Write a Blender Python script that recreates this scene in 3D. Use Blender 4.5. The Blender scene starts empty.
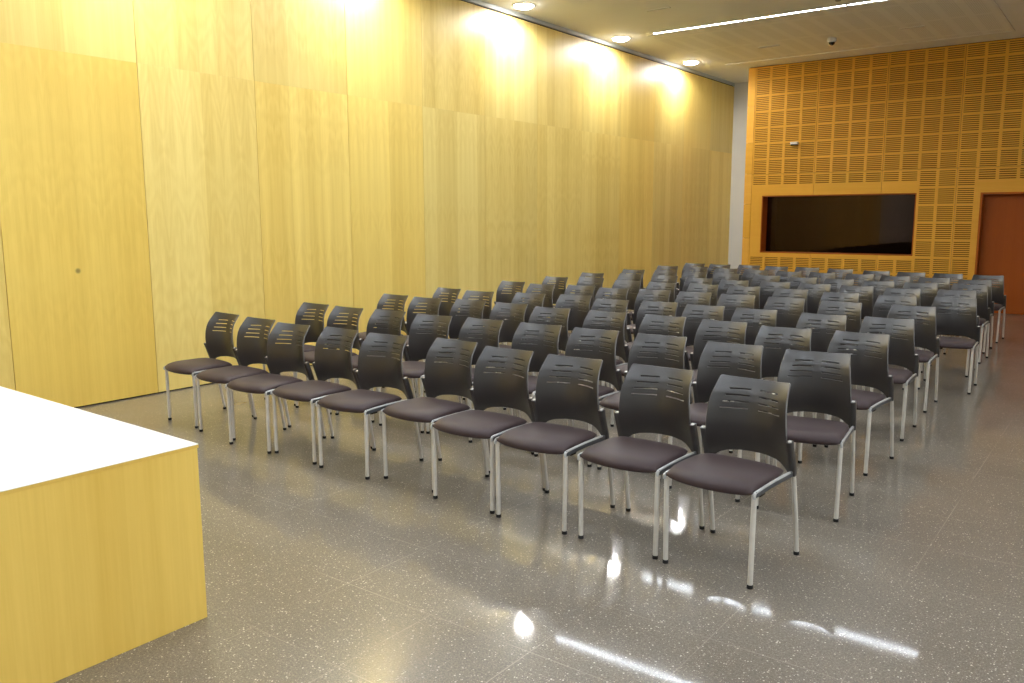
import bpy, bmesh, math, random
from mathutils import Vector, Matrix, Euler

SC = bpy.context.scene
COL = SC.collection
random.seed(7)

# ------------------------------------------------------------------ room sizes (metres)
HC = 4.249            # ceiling height
YB = 15.244           # face of the slatted back wall
YA = 16.78            # white wall of the alcove behind it
XR = 9.4              # far side wall
YF = -3.6             # wall behind the viewer
P0, PW, HJ = 3.944, 1.1732, 2.847   # veneer panels: first joint, width, height of the level joint

# ------------------------------------------------------------------ mesh helpers
class MB:
    def __init__(s): s.v = []; s.f = []; s.smooth = []
    def add(s, vs, fs, smooth=False):
        o = len(s.v); s.v += [tuple(p) for p in vs]
        for f in fs: s.f.append(tuple(o + i for i in f)); s.smooth.append(smooth)
    def box(s, x0, x1, y0, y1, z0, z1):
        vs = [(x, y, z) for z in (z0, z1) for y in (y0, y1) for x in (x0, x1)]
        s.add(vs, [(0,2,3,1), (4,5,7,6), (0,1,5,4), (2,6,7,3), (0,4,6,2), (1,3,7,5)])
    def sweep(s, path, prof, up=(0,0,1), caps=True, smooth=True, scale=None):
        """closed profile (list of 2D) carried along a 3D path"""
        n, m = len(path), len(prof); vs = []
        up = Vector(up)
        for i, p in enumerate(path):
            p = Vector(p)
            d = (Vector(path[min(i+1, n-1)]) - Vector(path[max(i-1, 0)])).normalized()
            a = d.cross(up)
            if a.length < 1e-4: a = d.cross(Vector((1,0,0)))
            a.normalize(); b = a.cross(d).normalized()
            k = 1 if scale is None else scale[i]
            for (u, w) in prof: vs.append(p + a*u*k + b*w*k)
        fs = []
        for i in range(n-1):
            for j in range(m):
                fs.append((i*m+j, i*m+(j+1) % m, (i+1)*m+(j+1) % m, (i+1)*m+j))
        s.add(vs, fs, smooth)
        if caps:
            s.add([vs[j] for j in range(m)], [tuple(range(m))[::-1]])
            s.add([vs[(n-1)*m+j] for j in range(m)], [tuple(range(m))])
    def tube(s, path, r, seg=12, **k):
        s.sweep(path, [(r*math.cos(2*math.pi*i/seg), r*math.sin(2*math.pi*i/seg)) for i in range(seg)], **k)
    def lathe(s, prof, seg=32, c=(0,0,0), smooth=True):
        """profile of (radius, z) turned round the z axis"""
        n = len(prof); vs = []; fs = []
        for (r, z) in prof:
            for i in range(seg):
                a = 2*math.pi*i/seg; vs.append((c[0]+r*math.cos(a), c[1]+r*math.sin(a), c[2]+z))
        for k in range(n-1):
            for i in range(seg):
                fs.append((k*seg+i, k*seg+(i+1) % seg, (k+1)*seg+(i+1) % seg, (k+1)*seg+i))
        s.add(vs, fs, smooth)
    def mesh(s, name, mat, bevel=0, bseg=2, solid=0, angle=50, flat=False, rim=None, keep=None):
        me = bpy.data.meshes.new(name)
        me.from_pydata(s.v, [], s.f); me.update()
        bm = bmesh.new(); bm.from_mesh(me)
        bmesh.ops.remove_doubles(bm, verts=bm.verts, dist=1e-5)
        bmesh.ops.recalc_face_normals(bm, faces=bm.faces)
        bm.to_mesh(me); bm.free()
        if rim:
            for p in me.polygons: p.use_smooth = True
        if solid or bevel:
            o = bpy.data.objects.new('work', me); COL.objects.link(o)
            if solid:
                m = o.modifiers.new('s', 'SOLIDIFY'); m.thickness = solid; m.offset = 0; m.use_even_offset = True
                if rim: me.materials.append(mat); me.materials.append(rim); m.material_offset_rim = 1
            if bevel:
                m = o.modifiers.new('b', 'BEVEL'); m.width = bevel; m.segments = bseg; m.limit_method = 'ANGLE'
                m.angle_limit = math.radians(angle); m.use_clamp_overlap = True; m.harden_normals = bool(rim)
            dg = bpy.context.evaluated_depsgraph_get(); dg.update()
            new = bpy.data.meshes.new_from_object(o.evaluated_get(dg))
            bpy.data.objects.remove(o); bpy.data.meshes.remove(me); me = new; me.name = name
        if rim:
            for p in me.polygons:
                if p.material_index and not keep(p.center): p.material_index = 0
        elif mat is not None:
            me.materials.clear(); me.materials.append(mat)
        for p in me.polygons: p.use_smooth = not flat
        if flat or rim: return me
        try: me.set_sharp_from_angle(angle=math.radians(38))
        except Exception: pass
        return me

def obj(name, me, parent=None, loc=(0,0,0)):
    o = bpy.data.objects.new(name, me); COL.objects.link(o); o.location = loc
    if parent is not None: o.parent = parent
    return o
def empty(name, loc, rz=0):
    o = bpy.data.objects.new(name, None); COL.objects.link(o); o.location = loc; o.rotation_euler = (0,0,rz)
    o.empty_display_size = .1
    return o
def tag(o, label=None, cat=None, group=None, kind=None):
    for k, v in (('label', label), ('category', cat), ('group', group), ('kind', kind)):
        if v: o[k] = v
    return o
KIDS = {}
def dup(o, parent=None):
    c = o.copy(); COL.objects.link(c)
    if parent is not None: c.parent = parent
    for ch in list(o.children): dup(ch, c)
    return c

def interp(tab, x):
    if x <= tab[0][0]: return tab[0][1]
    for (a, b), (c, d) in zip(tab, tab[1:]):
        if x <= c: return b + (d-b)*(x-a)/(c-a)
    return tab[-1][1]

# ------------------------------------------------------------------ materials
class NT:
    def __init__(s, name):
        s.m = bpy.data.materials.new(name); s.m.use_nodes = True
        s.t = s.m.node_tree; s.t.nodes.clear()
        s.out = s.n('ShaderNodeOutputMaterial')
    def n(s, kind, **k):
        d = s.t.nodes.new(kind)
        for a, b in k.items(): setattr(d, a, b)
        return d
    def put(s, a, v):
        if v is None: return
        if hasattr(v, 'is_output') or isinstance(v, bpy.types.NodeSocket): s.t.links.new(v, a)
        else: a.default_value = v
    def math(s, op, a, b=None, c=None, clamp=False):
        d = s.n('ShaderNodeMath', operation=op, use_clamp=clamp)
        for i, v in enumerate((a, b, c)):
            if v is not None: s.put(d.inputs[i], v)
        return d.outputs[0]
    def mix(s, f, a, b, blend='MIX'):
        d = s.n('ShaderNodeMix', data_type='RGBA', blend_type=blend)
        s.put(d.inputs[0], f); s.put(d.inputs[6], a); s.put(d.inputs[7], b)
        return d.outputs[2]
    def xyz(s, v):
        d = s.n('ShaderNodeSeparateXYZ'); s.put(d.inputs[0], v); return d.outputs
    def comb(s, x, y, z):
        d = s.n('ShaderNodeCombineXYZ')
        for i, v in enumerate((x, y, z)): s.put(d.inputs[i], v)
        return d.outputs[0]
    def noise(s, vec, scale, detail=3, rough=.5, dist=0):
        d = s.n('ShaderNodeTexNoise'); s.put(d.inputs['Vector'], vec)
        d.inputs['Scale'].default_value = scale; d.inputs['Detail'].default_value = detail
        d.inputs['Roughness'].default_value = rough; d.inputs['Distortion'].default_value = dist
        return d.outputs['Fac']
    def ramp(s, f, stops, interp='LINEAR'):
        d = s.n('ShaderNodeValToRGB'); d.color_ramp.interpolation = interp
        e = d.color_ramp.elements
        while len(e) < len(stops): e.new(.5)
        for q, (p, c) in zip(e, stops):
            q.position = p; q.color = c if len(c) == 4 else (*c, 1)
        s.put(d.inputs[0], f); return d.outputs[0]
    def maprange(s, v, a, b, c, d, smooth=False):
        q = s.n('ShaderNodeMapRange'); q.clamp = True
        if smooth: q.interpolation_type = 'SMOOTHSTEP'
        for i, x in enumerate((v, a, b, c, d)): s.put(q.inputs[i], x)
        return q.outputs[0]
    def bsdf(s, col, rough, metal=0, spec=.5, coat=0, coat_rough=.1, sheen=0, normal=None):
        b = s.n('ShaderNodeBsdfPrincipled')
        s.put(b.inputs['Base Color'], col if not isinstance(col, tuple) else (*col[:3], 1))
        s.put(b.inputs['Roughness'], rough); s.put(b.inputs['Metallic'], metal)
        s.put(b.inputs['Specular IOR Level'], spec)
        s.put(b.inputs['Coat Weight'], coat); s.put(b.inputs['Coat Roughness'], coat_rough)
        s.put(b.inputs['Sheen Weight'], sheen)
        if normal is not None: s.put(b.inputs['Normal'], normal)
        s.t.links.new(b.outputs[0], s.out.inputs[0]); return b
    def bump(s, h, strength=.2, dist=.002):
        d = s.n('ShaderNodeBump'); d.inputs['Strength'].default_value = strength; d.inputs['Distance'].default_value = dist
        s.put(d.inputs['Height'], h); return d.outputs[0]

def plain(name, col, rough, metal=0, spec=.5, grain=.06, scale=40, **k):
    t = NT(name); pos = t.n('ShaderNodeTexCoord').outputs['Object']
    f = t.noise(pos, scale, 2)
    c = t.mix(t.maprange(f, .3, .7, 0, 1), (*[x*(1-grain) for x in col], 1), (*[min(1, x*(1+grain)) for x in col], 1))
    t.bsdf(c, rough, metal, spec, **k)
    return t.m

def emitter(name, col, strength):
    t = NT(name); e = t.n('ShaderNodeEmission')
    e.inputs[0].default_value = (*col, 1); e.inputs[1].default_value = strength
    t.t.links.new(e.outputs[0], t.out.inputs[0]); return t.m

def veneer(name, base, along='Y', up='Z', leaf=.197, contrast=1., rough=.33, spec=.4, knot=None, leaf0=0., tint=True):
    """book-matched sliced veneer: leaves side by side, grain running along `up`"""
    t = NT(name)
    pos = t.n('ShaderNodeNewGeometry').outputs['Position']
    ax = dict(zip('XYZ', t.xyz(pos)))
    info = t.n('ShaderNodeObjectInfo')
    rnd = info.outputs['Random']
    u, z = ax[along], ax[up]
    uu = t.math('SUBTRACT', u, leaf0)
    pp = t.math('PINGPONG', uu, leaf)                       # mirrored leaves
    idx = t.math('FLOOR', t.math('DIVIDE', uu, leaf))
    off = t.math('MULTIPLY', rnd, 37.)
    # flame: parabolic contours, the same in each leaf of a panel
    zz = t.math('ADD', z, off)
    q = t.math('POWER', t.math('SUBTRACT', pp, leaf*.5), 2.)
    warp = t.noise(t.comb(t.math('MULTIPLY', pp, 5.), t.math('MULTIPLY', zz, 1.1), off), 1.6, 3)
    cont = t.math('ADD', t.math('ADD', t.math('MULTIPLY', zz, 7.), t.math('MULTIPLY', q, 190.)), t.math('MULTIPLY', warp, 9.))
    band = t.math('MULTIPLY_ADD', t.math('SINE', t.math('MULTIPLY', cont, 3.1)), .5, .5)
    gate = t.maprange(t.noise(t.comb(0., t.math('MULTIPLY', zz, .8), off), 1.0, 1), .42, .62, .12, 1., True)
    flame = t.math('MULTIPLY', band, gate)
    fine = t.noise(t.comb(t.math('MULTIPLY', pp, 70.), t.math('MULTIPLY', zz, 1.3), off), 1.5, 4, .6)
    broad = t.noise(t.comb(t.math('MULTIPLY', pp, 11.), t.math('MULTIPLY', zz, .25), off), 1.3, 2)
    wn = t.n('ShaderNodeTexWhiteNoise', noise_dimensions='2D'); t.put(wn.inputs['Vector'], t.comb(idx, off, 0.))
    v = t.math('ADD', t.math('MULTIPLY', t.math('SUBTRACT', fine, .5), .30*contrast), t.math('MULTIPLY', t.math('SUBTRACT', broad, .5), .50*contrast))
    v = t.math('ADD', v, t.math('MULTIPLY', t.math('SUBTRACT', wn.outputs[0], .5), .22*contrast))
    v = t.math('SUBTRACT', v, t.math('MULTIPLY', flame, .10*contrast))
    light = tuple(min(1., c*k) for c, k in zip(base, (1.10, 1.14, 1.28))); dark = tuple(c*k for c, k in zip(base, (.84, .77, .60)))
    c = t.mix(t.math('ADD', v, .5, clamp=True), (*dark, 1), (*light, 1))
    if tint: c = t.mix(1., c, info.outputs['Color'], 'MULTIPLY')
    if knot:
        d = t.n('ShaderNodeVectorMath', operation='DISTANCE'); t.put(d.inputs[0], pos); d.inputs[1].default_value = knot
        c = t.mix(t.maprange(d.outputs['Value'], .008, .03, .75, 0., True), c, (.16, .10, .02, 1))
    t.bsdf(c, rough, 0, spec)
    return t.m

def terrazzo():
    t = NT('terrazzo')
    pos = t.n('ShaderNodeNewGeometry').outputs['Position']
    x, y, z = t.xyz(pos)
    # joints every tile
    TX, TY = .4780, .4785
    gx = t.math('DIVIDE', t.math('SUBTRACT', x, 4.318), TX); gy = t.math('DIVIDE', t.math('SUBTRACT', y, 2.757), TY)
    dx = t.math('MULTIPLY', t.math('PINGPONG', gx, .5), TX); dy = t.math('MULTIPLY', t.math('PINGPONG', gy, .5), TY)
    ix, iy = t.math('FLOOR', gx), t.math('FLOOR', gy)
    tile = t.n('ShaderNodeTexWhiteNoise', noise_dimensions='2D'); t.put(tile.inputs['Vector'], t.comb(ix, iy, 0.))
    keep = t.maprange(t.noise(pos, 1.1, 2), .44, .60, .12, .9)
    joint = t.math('MULTIPLY', t.maprange(t.math('MINIMUM', dx, dy), .0012, .0028, 1., 0.), keep)
    # chips of three sizes
    def chips(scale, lo, hi):
        v = t.n('ShaderNodeTexVoronoi', feature='F1'); v.inputs['Scale'].default_value = scale; t.put(v.inputs['Vector'], pos)
        r = t.xyz(v.outputs['Color'])
        size = t.maprange(r[1], 0., 1., .12, .42)
        return t.math('MULTIPLY', t.math('LESS_THAN', v.outputs['Distance'], size), t.maprange(r[0], lo, hi, 0., 1.)), r[2]
    big, bc = chips(112, .78, .93)
    mid, mc = chips(165, .50, .85)
    sml, s2 = chips(250, .35, .85)
    cloud = t.noise(pos, 1.7, 3); grit = t.noise(pos, 120, 3, .8)
    base = t.mix(t.maprange(cloud, .3, .7, 0, 1), (.182, .151, .115, 1), (.232, .197, .153, 1))
    base = t.mix(t.math('MULTIPLY', tile.outputs[0], .25), base, (.26, .225, .178, 1))
    base = t.mix(t.maprange(grit, .42, .62, 0, .72), base, (.085, .072, .060, 1))
    c = t.mix(t.math('MULTIPLY', sml, .42), base, (.50, .43, .34, 1))
    c = t.mix(t.math('MULTIPLY', mid, .50), c, (.60, .53, .43, 1))
    c = t.mix(t.math('MULTIPLY', big, .75), c, (.84, .77, .66, 1))
    c = t.mix(t.math('MULTIPLY', joint, .45), c, (.54, .48, .40, 1))
    r = t.math('ADD', t.maprange(t.noise(pos, .9, 3), .3, .7, .26, .34), t.math('MULTIPLY', tile.outputs[0], .04))
    t.bsdf(c, r, 0, .22, coat=.65, coat_rough=.055)
    return t.m

def acoustic():
    """white ceiling board with lines of fine perforations"""
    t = NT('perforated_board')
    pos = t.n('ShaderNodeNewGeometry').outputs['Position']; x, y, z = t.xyz(pos)
    def dots(v, p): return t.maprange(t.math('PINGPONG', v, p), p*.35, p*.60, 0., 1.)
    hole = t.math('MULTIPLY', dots(x, .012), dots(y, .012))
    bx = t.maprange(t.math('PINGPONG', x, .15), .045, .055, 0., 1.); by = t.maprange(t.math('PINGPONG', y, .60), .05, .06, 0., 1.)
    k = t.math('MULTIPLY', t.math('MULTIPLY', bx, by), hole)
    c = t.mix(t.math('MULTIPLY', k, .26), (.81, .805, .77, 1), (.10, .09, .08, 1))
    t.bsdf(c, .7, 0, .2)
    return t.m

def glass(name='window_glass', tint=(.72, .66, .60, 1), refl=(1, .70, .54, 1), ior=1.40):
    t = NT(name)
    tr = t.n('ShaderNodeBsdfTransparent'); tr.inputs[0].default_value = tint
    gl = t.n('ShaderNodeBsdfGlossy'); gl.inputs['Roughness'].default_value = .01; gl.inputs[0].default_value = refl
    fr = t.n('ShaderNodeFresnel'); fr.inputs[0].default_value = ior
    mx = t.n('ShaderNodeMixShader'); t.put(mx.inputs[0], fr.outputs[0])
    t.t.links.new(tr.outputs[0], mx.inputs[1]); t.t.links.new(gl.outputs[0], mx.inputs[2])
    t.t.links.new(mx.outputs[0], t.out.inputs[0]); return t.m

def backplastic():
    t = NT('black_plastic'); pos = t.n('ShaderNodeTexCoord').outputs['Object']
    t.bsdf((.026, .0215, .020), t.maprange(t.noise(pos, 14, 2), .3, .7, .33, .40), 0, 1.0, normal=t.bump(t.noise(pos, 900, 1), .06, .0006))
    return t.m
def seatcloth():
    t = NT('seat_upholstery'); pos = t.n('ShaderNodeTexCoord').outputs['Object']
    w = t.noise(pos, 700, 2, .6)
    t.bsdf(t.mix(w, (.028, .0138, .0142, 1), (.045, .0240, .0245, 1)), .55, 0, .40, sheen=.06, normal=t.bump(w, .12, .0008))
    return t.m

M = {}
KNOT = (0., 3.320, 1.127)
M['wall'] = veneer('pale_veneer', (.87, .65, .185), contrast=1.7, knot=KNOT, leaf0=P0, rough=.42, spec=.45)
M['slat'] = veneer('amber_veneer', (.74, .395, .052), along='Z', up='X', leaf=.29, contrast=.75, rough=.5, spec=.15, leaf0=.03)
M['desk'] = veneer('desk_veneer', (.82, .56, .125), along='Y', up='Z', leaf=.31, contrast=1.5, rough=.4, spec=.25, leaf0=.21)
M['door'] = veneer('dark_red_veneer', (.34, .078, .006), along='X', up='Z', leaf=.12, contrast=.9, rough=.5, spec=.2)
M['shaded_wood'] = plain('shaded_backing', (.135, .055, .008), .9, spec=.1)  # wood behind the slots, its weak lighting painted in as dark brown
M['gap'] = plain('dark_gap', (.030, .022, .012), .9, spec=.1)
M['white'] = plain('white_paint', (.74, .735, .71), .6, spec=.25, grain=.02, scale=3)
M['ceil'] = plain('ceiling_paint', (.81, .805, .77), .75, spec=.15, grain=.015, scale=2)
M['perf'] = acoustic()
M['floor'] = terrazzo()
M['alu'] = plain('aluminium', (.50, .53, .51), .45, metal=.1)
M['steel'] = plain('silver_steel', (.63, .585, .52), .42, metal=.12, spec=.5, grain=.03)
M['rail'] = plain('silver_rail', (.47, .465, .455), .38, metal=.25, grain=.03)
M['flank'] = plain('grey_flank', (.075, .080, .086), .38, metal=.2, grain=.03)
M['rubber'] = plain('black_rubber', (.012, .012, .012), .6, spec=.3)
M['plastic'] = backplastic()
M['seat'] = seatcloth()
M['rim'] = plain('highlit_worn_edge', (.135, .128, .122), .45, grain=.1)  # worn edge, made paler to paint in the highlight along the rim
M['laminate'] = plain('white_laminate', (.90, .89, .86), .30, spec=.4, grain=.01)
M['glass'] = glass()
M['clear'] = glass('clear_glass', (.97, .98, .98, 1), (1, 1, 1, 1), 1.5)
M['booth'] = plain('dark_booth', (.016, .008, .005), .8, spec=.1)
M['whiteplastic'] = plain('white_plastic', (.80, .79, .75), .4)
M['blackplastic'] = plain('gloss_black', (.01, .01, .01), .15)
M['grey'] = plain('grey_paint', (.34, .32, .27), .6)
WARM = (.97, .985, 1.0)
M['led'] = emitter('led_diffuser', (.885, .965, 1.06), 98.0)
M['led_dim'] = emitter('dimmed_led_diffuser', (.885, .965, 1.06), 50.0)
M['lamp'] = emitter('lamp_lens', (1., .985, .95), 55.0)

# ------------------------------------------------------------------ the room
def structure(name, mb, mat, parent=None, bevel=0, label=None, flat=True):
    o = obj(name, mb.mesh(name, M[mat], bevel, flat=flat), parent)
    if parent is None:
        tag(o, kind='structure')
        if label: o['label'] = label
    return o

b = MB(); b.box(-.3, XR+.2, YF-.2, YA+.3, -.12, 0); structure('floor', b, 'floor', label='polished grey brown terrazzo floor')
LX0, LX1, LYP = .70, 5.135, 14.63            # perforated inset
b = MB(); b.box(-.3, XR+.2, YF-.2, YA+.3, HC, HC+.15)
ceiling = structure('ceiling', b, 'ceil', label='white ceiling above the rows of chairs')
b = MB(); b.box(LX0, LX1, 11.69, LYP, HC-.004, HC); structure('perforated_panel', b, 'perf', ceiling)
b = MB()
b.box(LX0, LX1+.03, LYP, LYP+.03, HC-.014, HC); b.box(LX1, LX1+.03, 11.69, LYP, HC-.014, HC)
structure('edge_bead', b, 'white', ceiling)

# wooden side wall: veneered panels in two tiers, track along the top
YL0, YL1 = P0-2*PW, YA
b = MB(); b.box(-.20, -.022, YL0, YL1+.05, 0, HC)
wl = structure('wall_left', b, 'gap', label='tall wall of pale yellow veneered panels')
tints = {}
random.seed(11)
for k in range(-2, 11):
    gp = .0028 if k < 4 else .0014
    y0, y1 = P0+k*PW+gp, min(P0+(k+1)*PW-(.0028 if k < 3 else .0014), YL1)
    if y1 <= y0+.05: continue
    for tier, (z0, z1) in enumerate(((.012, HJ-.0003), (HJ+.0003, HC-.072))):
        b = MB(); b.box(-.022, 0, y0, y1, z0, z1)
        o = structure('veneer_panel', b, 'wall', wl)
        w = random.uniform(-1, 1)
        if k in (-1,) : w = (1.9, -.2)[tier]
        if k == 0: w = (-.5, -.2)[tier]
        if k == 1: w = (.5, -.6)[tier]
        if k == 2: w = (.7, .4)[tier]
        g = random.uniform(.95, 1.03)
        if k == -1: g = (.93, 1.)[tier]
        if k >= 3: w = w*.8-.35; g *= 1.06
        o.color = (g*(1+.02*w), g*(1-.018*w), g*(1-.16*w), 1)
b = MB(); b.box(-.022, .006, YL0, YL1, HC-.054, HC); structure('trim_1', b, 'alu', label='grey metal track where the wooden wall meets the ceiling')
# white walls
b = MB(); b.box(-.20, -.002, YF-.2, YL0-.002, 0, HC); structure('wall_front_side', b, 'white')
b = MB(); b.box(-.25, 1.2, YA, YA+.15, 0, HC); structure('wall_alcove', b, 'white', label='narrow white wall between the wooden wall and the slatted wall')
b = MB(); b.box(.898, .923, YB+.02, YA, 0, HC); structure('wall_return', b, 'white')
FILL_WINDOWS = [(-3.2, -.9), (-.6, 1.7), (2.0, 4.3)]  # unseen windows, added to fill the room with daylight
b = MB(); cuts = [(a, c, .35, 3.75) for a, c in FILL_WINDOWS]
ys = [YF-.2] + [v for w_ in FILL_WINDOWS for v in w_] + [YA+.2]
for a, c in zip(ys[0::2], ys[1::2]): b.box(XR, XR+.15, a, c, 0, HC)
for a, c in FILL_WINDOWS: b.box(XR, XR+.15, a, c, 0, .35); b.box(XR, XR+.15, a, c, 3.75, HC)
structure('wall_right', b, 'white', label='white side wall with three tall windows added for fill light')
for n, (a, c) in enumerate(FILL_WINDOWS):
    b = MB()
    for y0, y1, z0, z1 in ((a, a+.06, .35, 3.75), (c-.06, c, .35, 3.75), (a+.06, c-.06, .35, .41), (a+.06, c-.06, 3.69, 3.75), ((a+c)/2-.03, (a+c)/2+.03, .41, 3.69)): b.box(XR+.05, XR+.11, y0, y1, z0, z1)
    w_ = structure('window_%d' % (n+2), b, 'alu', label='unseen tall window added to the white side wall for fill light')
    b = MB(); b.box(XR+.076, XR+.080, a+.05, c-.05, .40, 3.70); structure('pane', b, 'clear', w_)
    L = bpy.data.lights.new('fill_portal', 'AREA'); L.shape = 'RECTANGLE'; L.size = 3.4; L.size_y = c-a; L.cycles.is_portal = True
    lo = bpy.data.objects.new('fill_portal', L); COL.objects.link(lo); lo.location = (XR+.2, (a+c)/2, 2.05); lo.rotation_euler = (0, math.radians(90), 0)
b = MB(); b.box(-.3, XR+.2, YF-.15, YF, 0, HC); structure('wall_front', b, 'white')

# slatted back wall, with a booth window and a door let into it
WX0, WX1, WZ0, WZ1 = 1.2422, 3.8617, .897, 1.9383
DX0, DX1, DZ = 4.798, 5.76, 1.928
J0, JM, HB = 2.1717, 1.1348, 2.3232
def around(b, x0, x1, y0, y1, z0, z1, holes):
    """a box with rectangular openings (x0,x1,z0,z1)"""
    xs = sorted({x0, x1, *[h[0] for h in holes], *[h[1] for h in holes]}); zs = sorted({z0, z1, *[h[2] for h in holes], *[h[3] for h in holes]})
    xs = [x for x in xs if x0-1e-6 <= x <= x1+1e-6]; zs = [z for z in zs if z0-1e-6 <= z <= z1+1e-6]
    for a, c in zip(xs, xs[1:]):
        run = None
        for p, q in zip(zs, zs[1:]):
            solid = not any(h[0]-1e-6 <= a and c <= h[1]+1e-6 and h[2]-1e-6 <= p and q <= h[3]+1e-6 for h in holes)
            if solid: run = (run[0], q) if run else (p, q)
            elif run: b.box(a, c, y0, y1, *run); run = None
        if run: b.box(a, c, y0, y1, *run)
holes = [(WX0, WX1, WZ0, WZ1), (DX0, DX1, 0, DZ)]
b = MB(); around(b, .923, XR, YB+.020, YB+.25, 0, HC, holes)
wb = structure('wall_back', b, 'shaded_wood', label='amber slatted wood wall at the back of the hall')

rows = []                                     # (bottom, top) of the louvred fields
z = HB
while z < HC: rows.append((z, z+.2835)); z += .2835
z = HB
while z > .01: rows.append((max(0, z-.2875), z)); z -= .2875
T = .023                                      # stile and rail half width
def panel(x0, x1, z0, z1, cols, openings):
    """one board: solid except for the louvre fields"""
    b = MB(); cut = []
    for c0, c1 in cols:
        for r0, r1 in rows:
            f = [c0+T, c1-T, max(r0+.015, z0+.012), min(r1-.015, z1-.008)]
            if r1-r0 < .2 or f[3]-f[2] < .06: continue
            for (hx0, hx1, hz0, hz1, mx, mz) in openings:  # plain margin round the openings
                if f[1] > hx0-mx and f[0] < hx1+mx and f[3] > hz0-.065 and f[2] < hz1+mz:
                    if f[3] > hz1+mz+.05: f[2] = hz1+mz
                    elif f[2] < hz0-.065-.05: f[3] = hz0-.065
                    else: f = None; break
            if f and f[3]-f[2] > .06: cut.append(tuple(f))
    solid_holes = cut + [o[:4] for o in openings]
    solid_holes = [h for h in solid_holes if h[0] < x1 and h[1] > x0]
    # solid board, split round the openings column by column
    xs = sorted({x0, x1, *[min(max(v, x0), x1) for h in solid_holes for v in h[:2]]})
    for a, c in zip(xs, xs[1:]):
        if c-a < 1e-5: continue
        hs = sorted((max(h[2], z0), min(h[3], z1)) for h in solid_holes if h[0] <= a+1e-6 and h[1] >= c-1e-6)
        zz = z0
        for p, q in hs:
            if q <= z0 or p >= z1: continue
            if p > zz+1e-5: b.box(a, c, YB, YB+.020, zz, p)
            zz = max(zz, q)
        if zz < z1-1e-5: b.box(a, c, YB, YB+.020, zz, z1)
    for f in cut:
        n = max(3, round((f[3]-f[2])/.0336)); p = (f[3]-f[2])/n
        for i in range(n):
            b.box(f[0], f[1], YB+.001, YB+.020, f[2]+i*p+p*.42, f[2]+(i+1)*p if i < n-1 else f[3]-.0001)
    return b
OPEN = [(WX0, WX1, WZ0, WZ1, .015, .205), (DX0, DX1, 0, DZ, .075, .21)]
g = .006
starts = [J0-JM+i*JM for i in range(8)]
random.seed(3)
for i, xs in enumerate(starts):
    xe = min(xs+JM, XR)
    if xe-xs < .1: continue
    m = JM/4
    cols = [(xs+j*m, xs+(j+1)*m) for j in range(4) if xs+(j+1)*m < xe+.01]
    if i == 0: cols[0] = (cols[0][0], cols[0][1])
    for (z0, z1) in ((HB+g/2, HC-.012), (0, HB-g/2)):
        o = structure('slatted_panel', panel(xs+g/2, xe-g/2, z0, z1, cols, OPEN), 'slat', wb)
        v = random.uniform(.95, 1.04); o.color = (v, v*random.uniform(.97, 1.02), v, 1)
for n, (z0, z1) in enumerate(((0, .60), (.604, 1.16), (1.164, 1.787), (1.791, 2.339), (2.343, 2.90), (2.904, 3.55), (3.554, HC-.012))):
    b = MB(); b.box(.898, J0-JM-g/2, YB, YB+.022, z0, z1); o = structure('edge_board', b, 'slat', wb)
    v = (.98, 1.04, .97, 1.02, .95, 1.04, 1.0)[n]; o.color = (v, v, v*(1.15 if n % 2 else .95), 1)

# booth window: lining, glass, dark room behind
b = MB(); d1 = YB+.26
b.box(WX0-.001, WX0+.018, YB+.002, d1, WZ0, WZ1); b.box(WX1-.018, WX1+.001, YB+.002, d1, WZ0, WZ1)
b.box(WX0+.018, WX1-.018, YB+.002, d1, WZ0-.001, WZ0+.018); b.box(WX0+.018, WX1-.018, YB+.002, d1, WZ1-.018, WZ1+.001)
win = structure('window_1', b, 'door', label='wide dark booth window in the slatted back wall')
b = MB(); b.box(WX0+.018, WX1-.018, d1-.018, d1-.012, WZ0+.018, WZ1-.018); structure('pane', b, 'glass', win)
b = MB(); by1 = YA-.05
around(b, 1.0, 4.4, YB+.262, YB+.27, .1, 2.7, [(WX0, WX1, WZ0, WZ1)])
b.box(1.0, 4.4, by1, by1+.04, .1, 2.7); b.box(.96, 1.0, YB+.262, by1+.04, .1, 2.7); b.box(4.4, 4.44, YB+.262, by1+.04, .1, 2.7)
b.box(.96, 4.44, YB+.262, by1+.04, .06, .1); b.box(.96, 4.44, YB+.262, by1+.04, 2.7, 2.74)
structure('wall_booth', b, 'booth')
b = MB(); b.box(DX0-.1, DX1+.1, YB+.252, YB+.30, -.02, DZ+.1); structure('door_light_stop', b, 'booth')  # unseen backing added to stop outside light leaking round the door
# door
b = MB()
b.box(DX0-.001, DX0+.030, YB+.001, YB+.24, 0, DZ); b.box(DX1-.030, DX1+.001, YB+.001, YB+.24, 0, DZ); b.box(DX0+.030, DX1-.030, YB+.001, YB+.24, DZ-.030, DZ+.001)
door = structure('door_1', b, 'door', label='dark red brown wooden door in the back wall'); door.color = (1.25, 1.3, 1.3, 1)
b = MB(); b.box(DX0+.034, DX1-.034, YB+.15, YB+.195, .006, DZ-.034); structure('door_leaf', b, 'door', door, bevel=.002)
b = MB(); hx = DX1-.11
b.tube([(hx, YB+.15, 1.0), (hx, YB+.105, 1.0), (hx-.005, YB+.10, 1.0), (hx-.12, YB+.10, 1.0)], .009); b.lathe([(0, 0), (.026, 0), (.026, .008), (0, .008)], 20, (hx, 0, 0))
for n in range(len(b.v)-80, len(b.v)):        # rose lies on the leaf
    x, y, zz = b.v[n]; b.v[n] = (x, YB+.15-zz, 1.0+y)
structure('door_handle', b, 'alu', door, flat=False)

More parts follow.
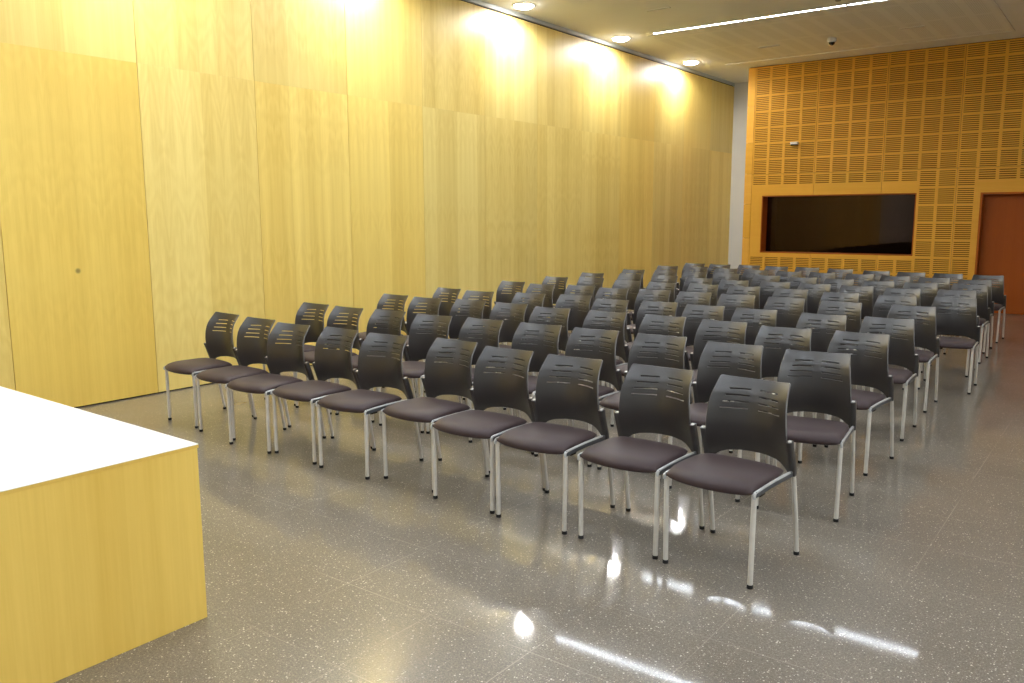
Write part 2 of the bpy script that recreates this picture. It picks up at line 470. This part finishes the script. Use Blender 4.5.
# ------------------------------------------------------------------ ceiling fittings
def make_downlight():
    root = empty('downlight', (0, 0, 0))
    b = MB(); b.lathe([(.105, 0), (.150, 0), (.150, -.006), (.142, -.012), (.130, -.012), (.105, -.004), (.105, 0)], 40)
    obj('trim_ring', b.mesh('trim_ring', M['whiteplastic']), root)
    b = MB(); b.lathe([(.111, -.001)] + [(.128*math.cos(a), -.010-.036*math.sin(a)) for a in [k*math.pi/16 for k in range(8)]] + [(0, -.046)], 40)
    obj('lens', b.mesh('lens', M['lamp']), root)
    return root
dl = make_downlight()
names = ['recessed downlight next to the wooden wall, closest to the slatted wall', 'recessed downlight next to the wooden wall, middle of the three in view',
         'recessed downlight next to the wooden wall, at the top edge of the photo', 'recessed downlight beside the wooden wall level with the third row',
         'recessed downlight beside the wooden wall level with the first row']
for i, (x, y) in enumerate(((.305, 14.064), (.308, 11.577), (.300, 9.075), (.305, 6.40), (.305, 3.80))):
    o = dl if i == 0 else dup(dl)
    o.location = (x, y, HC); tag(o, names[i], 'ceiling light', 'downlights along the wooden wall')
    L = bpy.data.lights.new('downlight_beam', 'SPOT'); L.energy = 74; L.color = WARM; L.spot_size = math.radians(179); L.spot_blend = .35; L.shadow_soft_size = .06
    lo = bpy.data.objects.new('downlight_beam', L); COL.objects.link(lo); lo.location = (x, y, HC-.065)

SEG, SW = 1.382, .048
def make_linear(glow):
    root = empty('linear_light', (0, 0, 0))
    b = MB()
    for s in (-1, 1): b.box(.009, SEG-.009, s*(SW/2)-.004, s*(SW/2)+.004, -.012, 0)
    for x0, x1 in ((.009, .016), (SEG-.016, SEG-.009)): b.box(x0, x1, -SW/2, SW/2, -.012, 0)
    obj('housing', b.mesh('housing', M['whiteplastic']), root)
    b = MB(); b.box(.016, SEG-.016, -SW/2+.004, SW/2-.004, -.010, -.002)
    obj('diffuser', b.mesh('diffuser', M[glow]), root)
    return root
lls = {}
place = ['first', 'second', 'third', 'added unseen fourth', 'added unseen fifth']
for line, (yy, where) in enumerate(((11.565, 'line by the perforated panel'), (9.06, 'line over the sixth row'), (6.55, 'line over the third row'), (4.1, 'line over the front row'), (1.55, 'line over the white desk'), (-1.0, 'line behind the white desk'))):
    for i in range(3 if line == 0 else 5):  # strips past the third are unseen, added to keep the room bright
        glow = 'led_dim' if line < 2 else 'led'
        if glow in lls: o = dup(lls[glow])
        else: o = lls[glow] = make_linear(glow)
        o.location = (.857+i*SEG if i < 3 else 5.9+(i-3)*SEG, yy, HC); tag(o, 'glowing white strip light, %s from the wooden wall, %s' % (place[i], where), 'ceiling light', 'strip lights, '+where)

# dome camera, detector and slot vents on the ceiling, sensor on the slatted wall
t = empty('ceiling_camera', (2.867, 13.54, HC-.004)); tag(t, 'small white dome camera with black lens on the perforated ceiling', 'security camera')
b = MB(); b.lathe([(0, 0), (.062, 0), (.068, -.010), (.068, -.052), (.060, -.060), (0, -.060)], 32); obj('base', b.mesh('base', M['whiteplastic']), t)
b = MB(); b.lathe([(.046, -.058)] + [(.046*math.cos(a), -.060-.046*math.sin(a)) for a in [i*math.pi/16 for i in range(0, 8)]] + [(0, -.106)], 32); obj('lens_dome', b.mesh('lens_dome', M['blackplastic']), t)
t = empty('smoke_detector', (3.66, 11.05, HC)); tag(t, 'small white detector hanging beside the glowing strip lights', 'smoke detector')
b = MB(); b.lathe([(0, 0), (.055, 0), (.058, -.012), (.050, -.030), (0, -.030)], 32); obj('base', b.mesh('base', M['whiteplastic']), t)
b = MB(); b.lathe([(.034, -.028), (.034, -.062), (.026, -.070), (0, -.070)], 32); obj('sensor_head', b.mesh('sensor_head', M['grey']), t)
VL = ['thin slot vent in the plain ceiling beyond the end of the strip lights', 'thin slot vent in the perforated ceiling near the wooden wall', 'thin slot vent in the perforated ceiling far from the wooden wall']
vent = None
for i, (x, y) in enumerate(((1.58, 10.308), (1.889, 13.543), (4.004, 13.48))):
    if vent is None:
        vent = empty('ceiling_vent', (0, 0, 0))
        b = MB(); b.box(-.17, .17, -.028, -.018, -.009, 0); b.box(-.17, .17, .018, .028, -.009, 0); b.box(-.17, -.16, -.018, .018, -.009, 0); b.box(.16, .17, -.018, .018, -.009, 0)
        obj('frame', b.mesh('frame', M['ceil'], .001), vent)
        b = MB()
        for yy in (-.012, 0, .012): b.box(-.16, .16, yy-.003, yy+.003, -.007, -.002)
        obj('slats', b.mesh('slats', M['grey']), vent); o = vent
    else: o = dup(vent)
    o.location = (x, y, HC - (.004 if i else 0)); tag(o, VL[i], 'vent', 'slot vents in the ceiling')
t = empty('motion_detector', (1.807, YB, 2.832)); tag(t, 'small white box sensor on the slatted wall above the booth window', 'sensor')
b = MB(); b.box(-.065, .065, -.075, 0, .0, .042); obj('housing', b.mesh('housing', M['whiteplastic'], .006), t)
b = MB(); b.box(-.055, .055, -.066, 0, -.022, .001); obj('lens', b.mesh('lens', M['blackplastic'], .004), t)

# ------------------------------------------------------------------ white-topped desk
DXr, DYf, DH = 4.107, 1.746, .70
t = empty('desk', (DXr, DYf, 0)); tag(t, 'large pale wood desk with a bright white top in front of the chairs', 'desk')
def quad_slab(b, pts, z0, z1):
    b.add([(*p, z0) for p in pts] + [(*p, z1) for p in pts], [(3,2,1,0), (4,5,6,7), (0,1,5,4), (1,2,6,5), (2,3,7,6), (3,0,4,7)])
W2, D2, sk = 3.05, 1.62, .065
far = lambda x: sk*(-x)/2.0*.55
b = MB(); quad_slab(b, [(-W2, -D2), (.0, -D2), (.0, 0), (-W2, far(-W2))], DH-.004, DH)
obj('desk_top', b.mesh('desk_top', M['laminate'], .0015, flat=True), t)
b = MB(); quad_slab(b, [(-W2, -D2), (.0, -D2), (.0, 0), (-W2, far(-W2))], DH-.016, DH-.004); o = obj('edge_band', b.mesh('edge_band', M['desk'], flat=True), t); o.color = (.92, .88, .8, 1)
b = MB(); b.box(-.028, -.002, -D2+.002, -.004, 0, DH-.016); o = obj('end_panel', b.mesh('end_panel', M['desk'], .0015, flat=True), t); o.color = (1, 1, 1, 1)
b = MB(); quad_slab(b, [(-W2+.03, far(-W2+.03)-.03), (-.028, -.030), (-.028, -.004), (-W2+.03, far(-W2+.03)-.004)], 0, DH-.016); obj('front_panel', b.mesh('front_panel', M['desk'], flat=True), t)
b = MB(); b.box(-W2, -W2+.03, -D2+.002, far(-W2)-.004, 0, DH-.016); obj('end_panel', b.mesh('end_panel', M['desk'], flat=True), t)

# ------------------------------------------------------------------ the chair
def make_chair():
    root = empty('conference_chair', (0, 0, 0))
    # backrest shell with two columns of four slots; faces -y
    Wt = [(.40, .198), (.50, .199), (.60, .196), (.66, .191), (.72, .184), (.77, .176), (.81, .1701)]
    Ed = [(.40, -.032), (.45, -.052), (.50, -.070), (.55, -.086), (.60, -.092), (.66, -.089), (.70, -.081), (.735, -.066), (.76, -.047), (.785, -.026), (.81, -.004)]
    De = [(.40, .040), (.46, .070), (.55, .082), (.66, .083), (.72, .078), (.76, .068), (.81, .046)]
    Bo = [(0, .462), (.3, .4615), (.6, .455), (.75, .446), (.86, .431), (.93, .415), (1.0, .398)]
    sl = [(.752, .660), (.724, .700), (.695, .735), (.666, .768)]          # slot height, outer end
    ins = .135; hh = .0024
    us = sorted(set([0, ins, .22, .32, .42, .52, .60, .82, .88, .93, .965, .985, 1.] + [o for _, o in sl]))
    us = [-u for u in reversed(us) if u > 0] + us
    zs = [.81, .806, .798, .785, .770]
    for zc, _ in sl: zs += [zc+hh, zc-hh]
    zs += [.738, .709, .681, .640, .615, .59, .565, .54, .52]
    zs = sorted(set(zs), reverse=True); nlow = 8
    b = MB(); vs = []
    def surf(u, z): return (u*interp(Wt, z), interp(Ed, z) + interp(De, z)*(1-u*u), z)
    for z in zs:
        for u in us:
            au = abs(u)
            top = .8115 - .010*(1-au**2.5) - (.006*((au-.95)/.05)**2 if au > .95 else 0)
            k = (z-.77)/.04
            zz = z if z <= .77 else .77 + k*(top-.77)
            vs.append(surf(u, zz))
    for i in range(1, nlow+1):
        for u in us:
            bz = interp(Bo, abs(u)); zz = .52 + (bz-.52)*i/nlow
            vs.append(surf(u, zz))
    n = len(us); allz = zs + [None]*nlow; fs = []
    for r in range(len(allz)-1):
        for c in range(n-1):
            if allz[r+1] is not None:
                zm = (allz[r]+allz[r+1])/2; um = abs(us[c]+us[c+1])/2
                if any(abs(zm-zc) < hh*.9 and ins < um < o for zc, o in sl): continue
            fs.append((r*n+c, r*n+c+1, (r+1)*n+c+1, (r+1)*n+c))
    b.add(vs, fs, True)
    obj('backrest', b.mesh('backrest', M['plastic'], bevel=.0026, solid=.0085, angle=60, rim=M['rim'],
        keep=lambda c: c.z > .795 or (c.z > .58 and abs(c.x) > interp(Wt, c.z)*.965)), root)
    # seat cushion: bowed front, rolled edge
    N = 26; b = MB(); top, bot = [], []
    for j in range(N+1):
        w = -math.cos(math.pi*j/N)                         # -1 front .. 1 rear
        for i in range(N+1):
            u = -math.cos(math.pi*i/N)
            yf = -.436 - .046*(1-u*u); yr = -.098 + .012*(1-u*u)
            hw = interp([(-1, .202), (-.6, .2095), (.5, .2085), (1, .194)], w)
            # round the plan corners
            y = yf + (yr-yf)*(w+1)/2; x = u*hw
            f = max(0., (1-abs(u)**9)*(1-abs(w)**7))**.42
            drop = .016*max(0, (-w-.25)/.75)**2
            zmid = .4325 - drop
            crown = .008*(1-u*u) - .006*max(0, 1-(w-.2)**2)*(1-u*u)
            top.append((x, y, zmid + (.026+crown)*f)); bot.append((x, y, zmid - .026*f))
    fs = [(j*(N+1)+i, j*(N+1)+i+1, (j+1)*(N+1)+i+1, (j+1)*(N+1)+i) for j in range(N) for i in range(N)]
    b.add(top, fs, True); b.add(bot, [f[::-1] for f in fs], True)
    seat = obj('seat', b.mesh('seat', M['seat']), root)
    b = MB()                                                # black shell under the cushion
    b.box(-.180, .180, -.400, -.125, .398, .4035)
    obj('seat_shell', b.mesh('seat_shell', M['plastic'], .004), seat)
    for s in (-1, 1):
        rnd = [(.0080*math.copysign(abs(math.cos(a))**.5, math.cos(a)), .0140*math.copysign(abs(math.sin(a))**.5, math.sin(a))) for a in [2*math.pi*i/20 for i in range(20)]]
        path = [(s*.2105, -.434, .4105), (s*.2105, -.428, .4105), (s*.2105, -.41, .411), (s*.2105, -.34, .414), (s*.2105, -.24, .4155), (s*.2105, -.14, .414), (s*.2105, -.085, .412), (s*.2105, -.050, .411)]
        b = MB(); b.sweep(path, rnd, scale=[.7, 1, 1, 1, 1, 1, 1, .9])
        rail = obj('side_rail', b.mesh('side_rail', M['flank']), root)
        b = MB(); b.tube([(s*.2115, -.4335, .397), (s*.2115, -.4355, .404), (s*.2115, -.4345, .412), (s*.2115, -.429, .4170), (s*.2115, -.42, .4190), (s*.2115, -.34, .4225), (s*.2115, -.24, .424), (s*.2115, -.14, .4225), (s*.2110, -.075, .420)], .0072, 12, up=(1, 0, 0))
        obj('edge_strip', b.mesh('edge_strip', M['rail']), rail)
        b = MB(); b.box(s*.2065-.009, s*.2065+.009, -.385, -.335, .390, .408)
        obj('linking_lug', b.mesh('linking_lug', M['blackplastic'], .003), rail)
        # legs
        b = MB(); b.tube([(s*.2023, -.4215, .012), (s*.2042, -.4220, .20), (s*.206, -.423, .408)], .0115, 14)
        leg = obj('leg', b.mesh('leg', M['steel']), root)
        b = MB(); b.lathe([(0, 0), (.0125, 0), (.0135, .003), (.0128, .017), (0, .017)], 16, (s*.2023, -.4216, 0)); obj('foot_cap', b.mesh('foot_cap', M['rubber']), leg)
        b = MB(); b.tube([(s*.2115, .0520, .012), (s*.2112, .020, .20), (s*.2105, -.0175, .375), (s*.2100, -.0330, .43), (s*.2095, -.060, .50), (s*.2095, -.0835, .5655), (s*.2095, -.0842, .5680)], .0110, 14, up=(1, 0, 0), scale=[1, 1, 1, 1, 1, .75, .35])
        leg = obj('leg', b.mesh('leg', M['steel']), root)
        b = MB(); b.lathe([(0, 0), (.0122, 0), (.0132, .003), (.0125, .017), (0, .017)], 16, (s*.2115, .0522, 0)); obj('foot_cap', b.mesh('foot_cap', M['rubber']), leg)
        # plastic sleeve that holds the shell on the upright
        pr = [(.0150*math.copysign(abs(math.cos(a))**.5, math.cos(a)), .0145*math.copysign(abs(math.sin(a))**.5, math.sin(a))) for a in [2*math.pi*i/20 for i in range(20)]]
        b = MB(); b.sweep([(s*.2095, -.0275, .400), (s*.2095, -.036, .433), (s*.2095, -.060, .50), (s*.2095, -.0830, .565)], pr, up=(1, 0, 0))
        obj('back_bracket', b.mesh('back_bracket', M['plastic'], .0015), root)
    return root
chair = make_chair()

SEATS = [
[(1.215,3.868,-0.065),(1.738,3.815,-0.011),(2.162,3.747,0.030),(2.642,3.778,-0.043),(3.096,3.751,0.025),(3.636,3.822,-0.045),(4.076,3.741,-0.002),(4.535,3.720,0.020),(5.056,3.722,-0.016),(5.540,3.690,-0.065)],
[(1.182,4.784,-0.015),(1.650,4.742,-0.001),(2.115,4.761,-0.001),(2.616,4.738,0.059),(3.094,4.761,-0.014),(3.589,4.766,0.052),(4.049,4.756,0.018),(4.535,4.751,0.010),(5.044,4.680,0.023),(5.527,4.666,0.119)],
[(1.167,5.806,-0.029),(1.586,5.756,0.045),(2.085,5.818,0.019),(2.568,5.790,-0.005),(3.051,5.709,0.059),(3.568,5.730,0.009),(4.073,5.728,-0.030),(4.561,5.682,-0.011),(5.038,5.587,0.034),(5.524,5.607,-0.072)],
[(1.085,6.673,-0.073),(1.553,6.591,0.081),(2.129,6.686,0.039),(2.601,6.772,0.072),(3.109,6.621,0.008),(3.532,6.679,0.013),(4.012,6.619,0.024),(4.436,6.596,0.020),(5.012,6.543,-0.011),(5.462,6.561,0.047)],
[(1.055,7.837,-0.017),(1.596,7.693,-0.005),(2.023,7.780,0.044),(2.503,7.694,0.052),(2.949,7.750,0.027),(3.392,7.727,0.018),(3.828,7.701,0.006),(4.336,7.660,-0.023),(4.851,7.573,-0.014),(5.428,7.592,0.030)],
[(1.084,8.769,-0.014),(1.461,8.868,0.013),(2.090,8.726,0.006),(2.559,8.681,0.004),(3.049,8.726,0.004),(3.521,8.725,0.036),(4.054,8.647,-0.028),(4.586,8.518,-0.017),(5.135,8.464,-0.025),(5.563,8.573,0.057)],
[(1.024,9.672,0.008),(1.534,9.805,-0.016),(2.070,9.734,0.011),(2.603,9.604,0.009),(3.091,9.507,0.015),(3.581,9.513,0.018),(4.035,9.483,-0.002),(4.492,9.449,-0.006),(4.964,9.396,-0.017),(5.459,9.466,-0.007)],
[(1.154,10.614,0.011),(1.567,10.719,-0.004),(2.071,10.642,0.004),(2.553,10.565,0.001),(3.111,10.528,-0.010),(3.609,10.419,0.008),(4.059,10.366,-0.000),(4.494,10.326,-0.010),(4.956,10.307,-0.008),(5.439,10.385,-0.001)],
[(1.124,11.752,-0.010),(1.543,11.823,0.002),(2.094,11.653,0.004),(2.572,11.576,-0.003),(3.084,11.474,-0.002),(3.518,11.462,-0.011),(4.007,11.471,-0.029),(4.468,11.321,0.008),(4.923,11.277,-0.011),(5.378,11.172,-0.009)],
[(1.153,12.654,-0.020),(1.597,12.595,0.003),(2.042,12.657,-0.005),(2.546,12.511,-0.012),(2.979,12.533,-0.021),(3.492,12.426,-0.011),(4.014,12.297,-0.006),(4.466,12.249,-0.012),(4.919,12.219,-0.015),(5.386,12.173,-0.007)]]
for row in SEATS:                                           # neighbours never overlap
    for _ in range(60):
        for j in range(9):
            a, c = row[j], row[j+1]
            need = .452 + .22*abs(a[2]-c[2]) - (.0 if abs(a[1]-c[1]) < .3 else .1)
            if c[0]-a[0] < need:
                e = (need-(c[0]-a[0]))/2
                row[j] = (a[0]-e, a[1], a[2]); row[j+1] = (c[0]+e, c[1], c[2])
ROWN = ['front row', 'second row from the front', 'third row from the front', 'fourth row from the front', 'fifth row from the front',
        'fifth row from the back', 'fourth row from the back', 'third row from the back', 'second row from the back', 'back row']
COLN = ['end one by the wooden wall', 'second from the wooden wall', 'third from the wooden wall', 'fourth from the wooden wall', 'fifth from the wooden wall',
        'fifth from the aisle end', 'fourth from the aisle end', 'third from the aisle end', 'second from the aisle end', 'end one beside the aisle']
for i, row in enumerate(SEATS):
    for j, (x, y, r) in enumerate(row):
        o = chair if i == 0 and j == 0 else dup(chair)
        o.location = (x, y, 0); o.rotation_euler = (0, 0, r)
        tag(o, 'black slotted-back chair, %s, %s' % (COLN[j], ROWN[i]), 'chair', 'conference chairs in ten rows')

# ------------------------------------------------------------------ world, camera, view
w = bpy.data.worlds.new('world'); SC.world = w; w.use_nodes = True
w.node_tree.nodes['Background'].inputs[0].default_value = (.93, .975, 1, 1); w.node_tree.nodes['Background'].inputs[1].default_value = 2.2

YAW, PITCH, ROLL = .6437, -.1472, -.0024
fw = Vector((-math.sin(YAW)*math.cos(PITCH), math.cos(YAW)*math.cos(PITCH), math.sin(PITCH)))
rt = Vector((math.cos(YAW), math.sin(YAW), 0)); up = rt.cross(fw)
c, s = math.cos(ROLL), math.sin(ROLL)
R, U = rt*c + up*s, -rt*s + up*c
cam = bpy.data.cameras.new('camera'); co = bpy.data.objects.new('camera', cam); COL.objects.link(co)
mw = Matrix(((R.x, U.x, -fw.x, 6.9085), (R.y, U.y, -fw.y, 0.0), (R.z, U.z, -fw.z, 1.5456), (0, 0, 0, 1)))
co.matrix_world = mw
cam.sensor_fit = 'HORIZONTAL'; cam.sensor_width = 36.0; cam.lens = 833.57/1024*36
cam.clip_start = .05; cam.clip_end = 100
SC.camera = co
vs = SC.view_settings
SC.display_settings.display_device = 'sRGB'
vs.view_transform = 'Standard'; vs.look = 'None'; vs.gamma = 1.0; vs.use_curve_mapping = False
vs.exposure = 0.42
try:
    SC.cycles.use_denoising = True
    SC.cycles.max_bounces = 10; SC.cycles.diffuse_bounces = 5; SC.cycles.glossy_bounces = 4
    SC.cycles.sample_clamp_indirect = 8
except Exception: pass
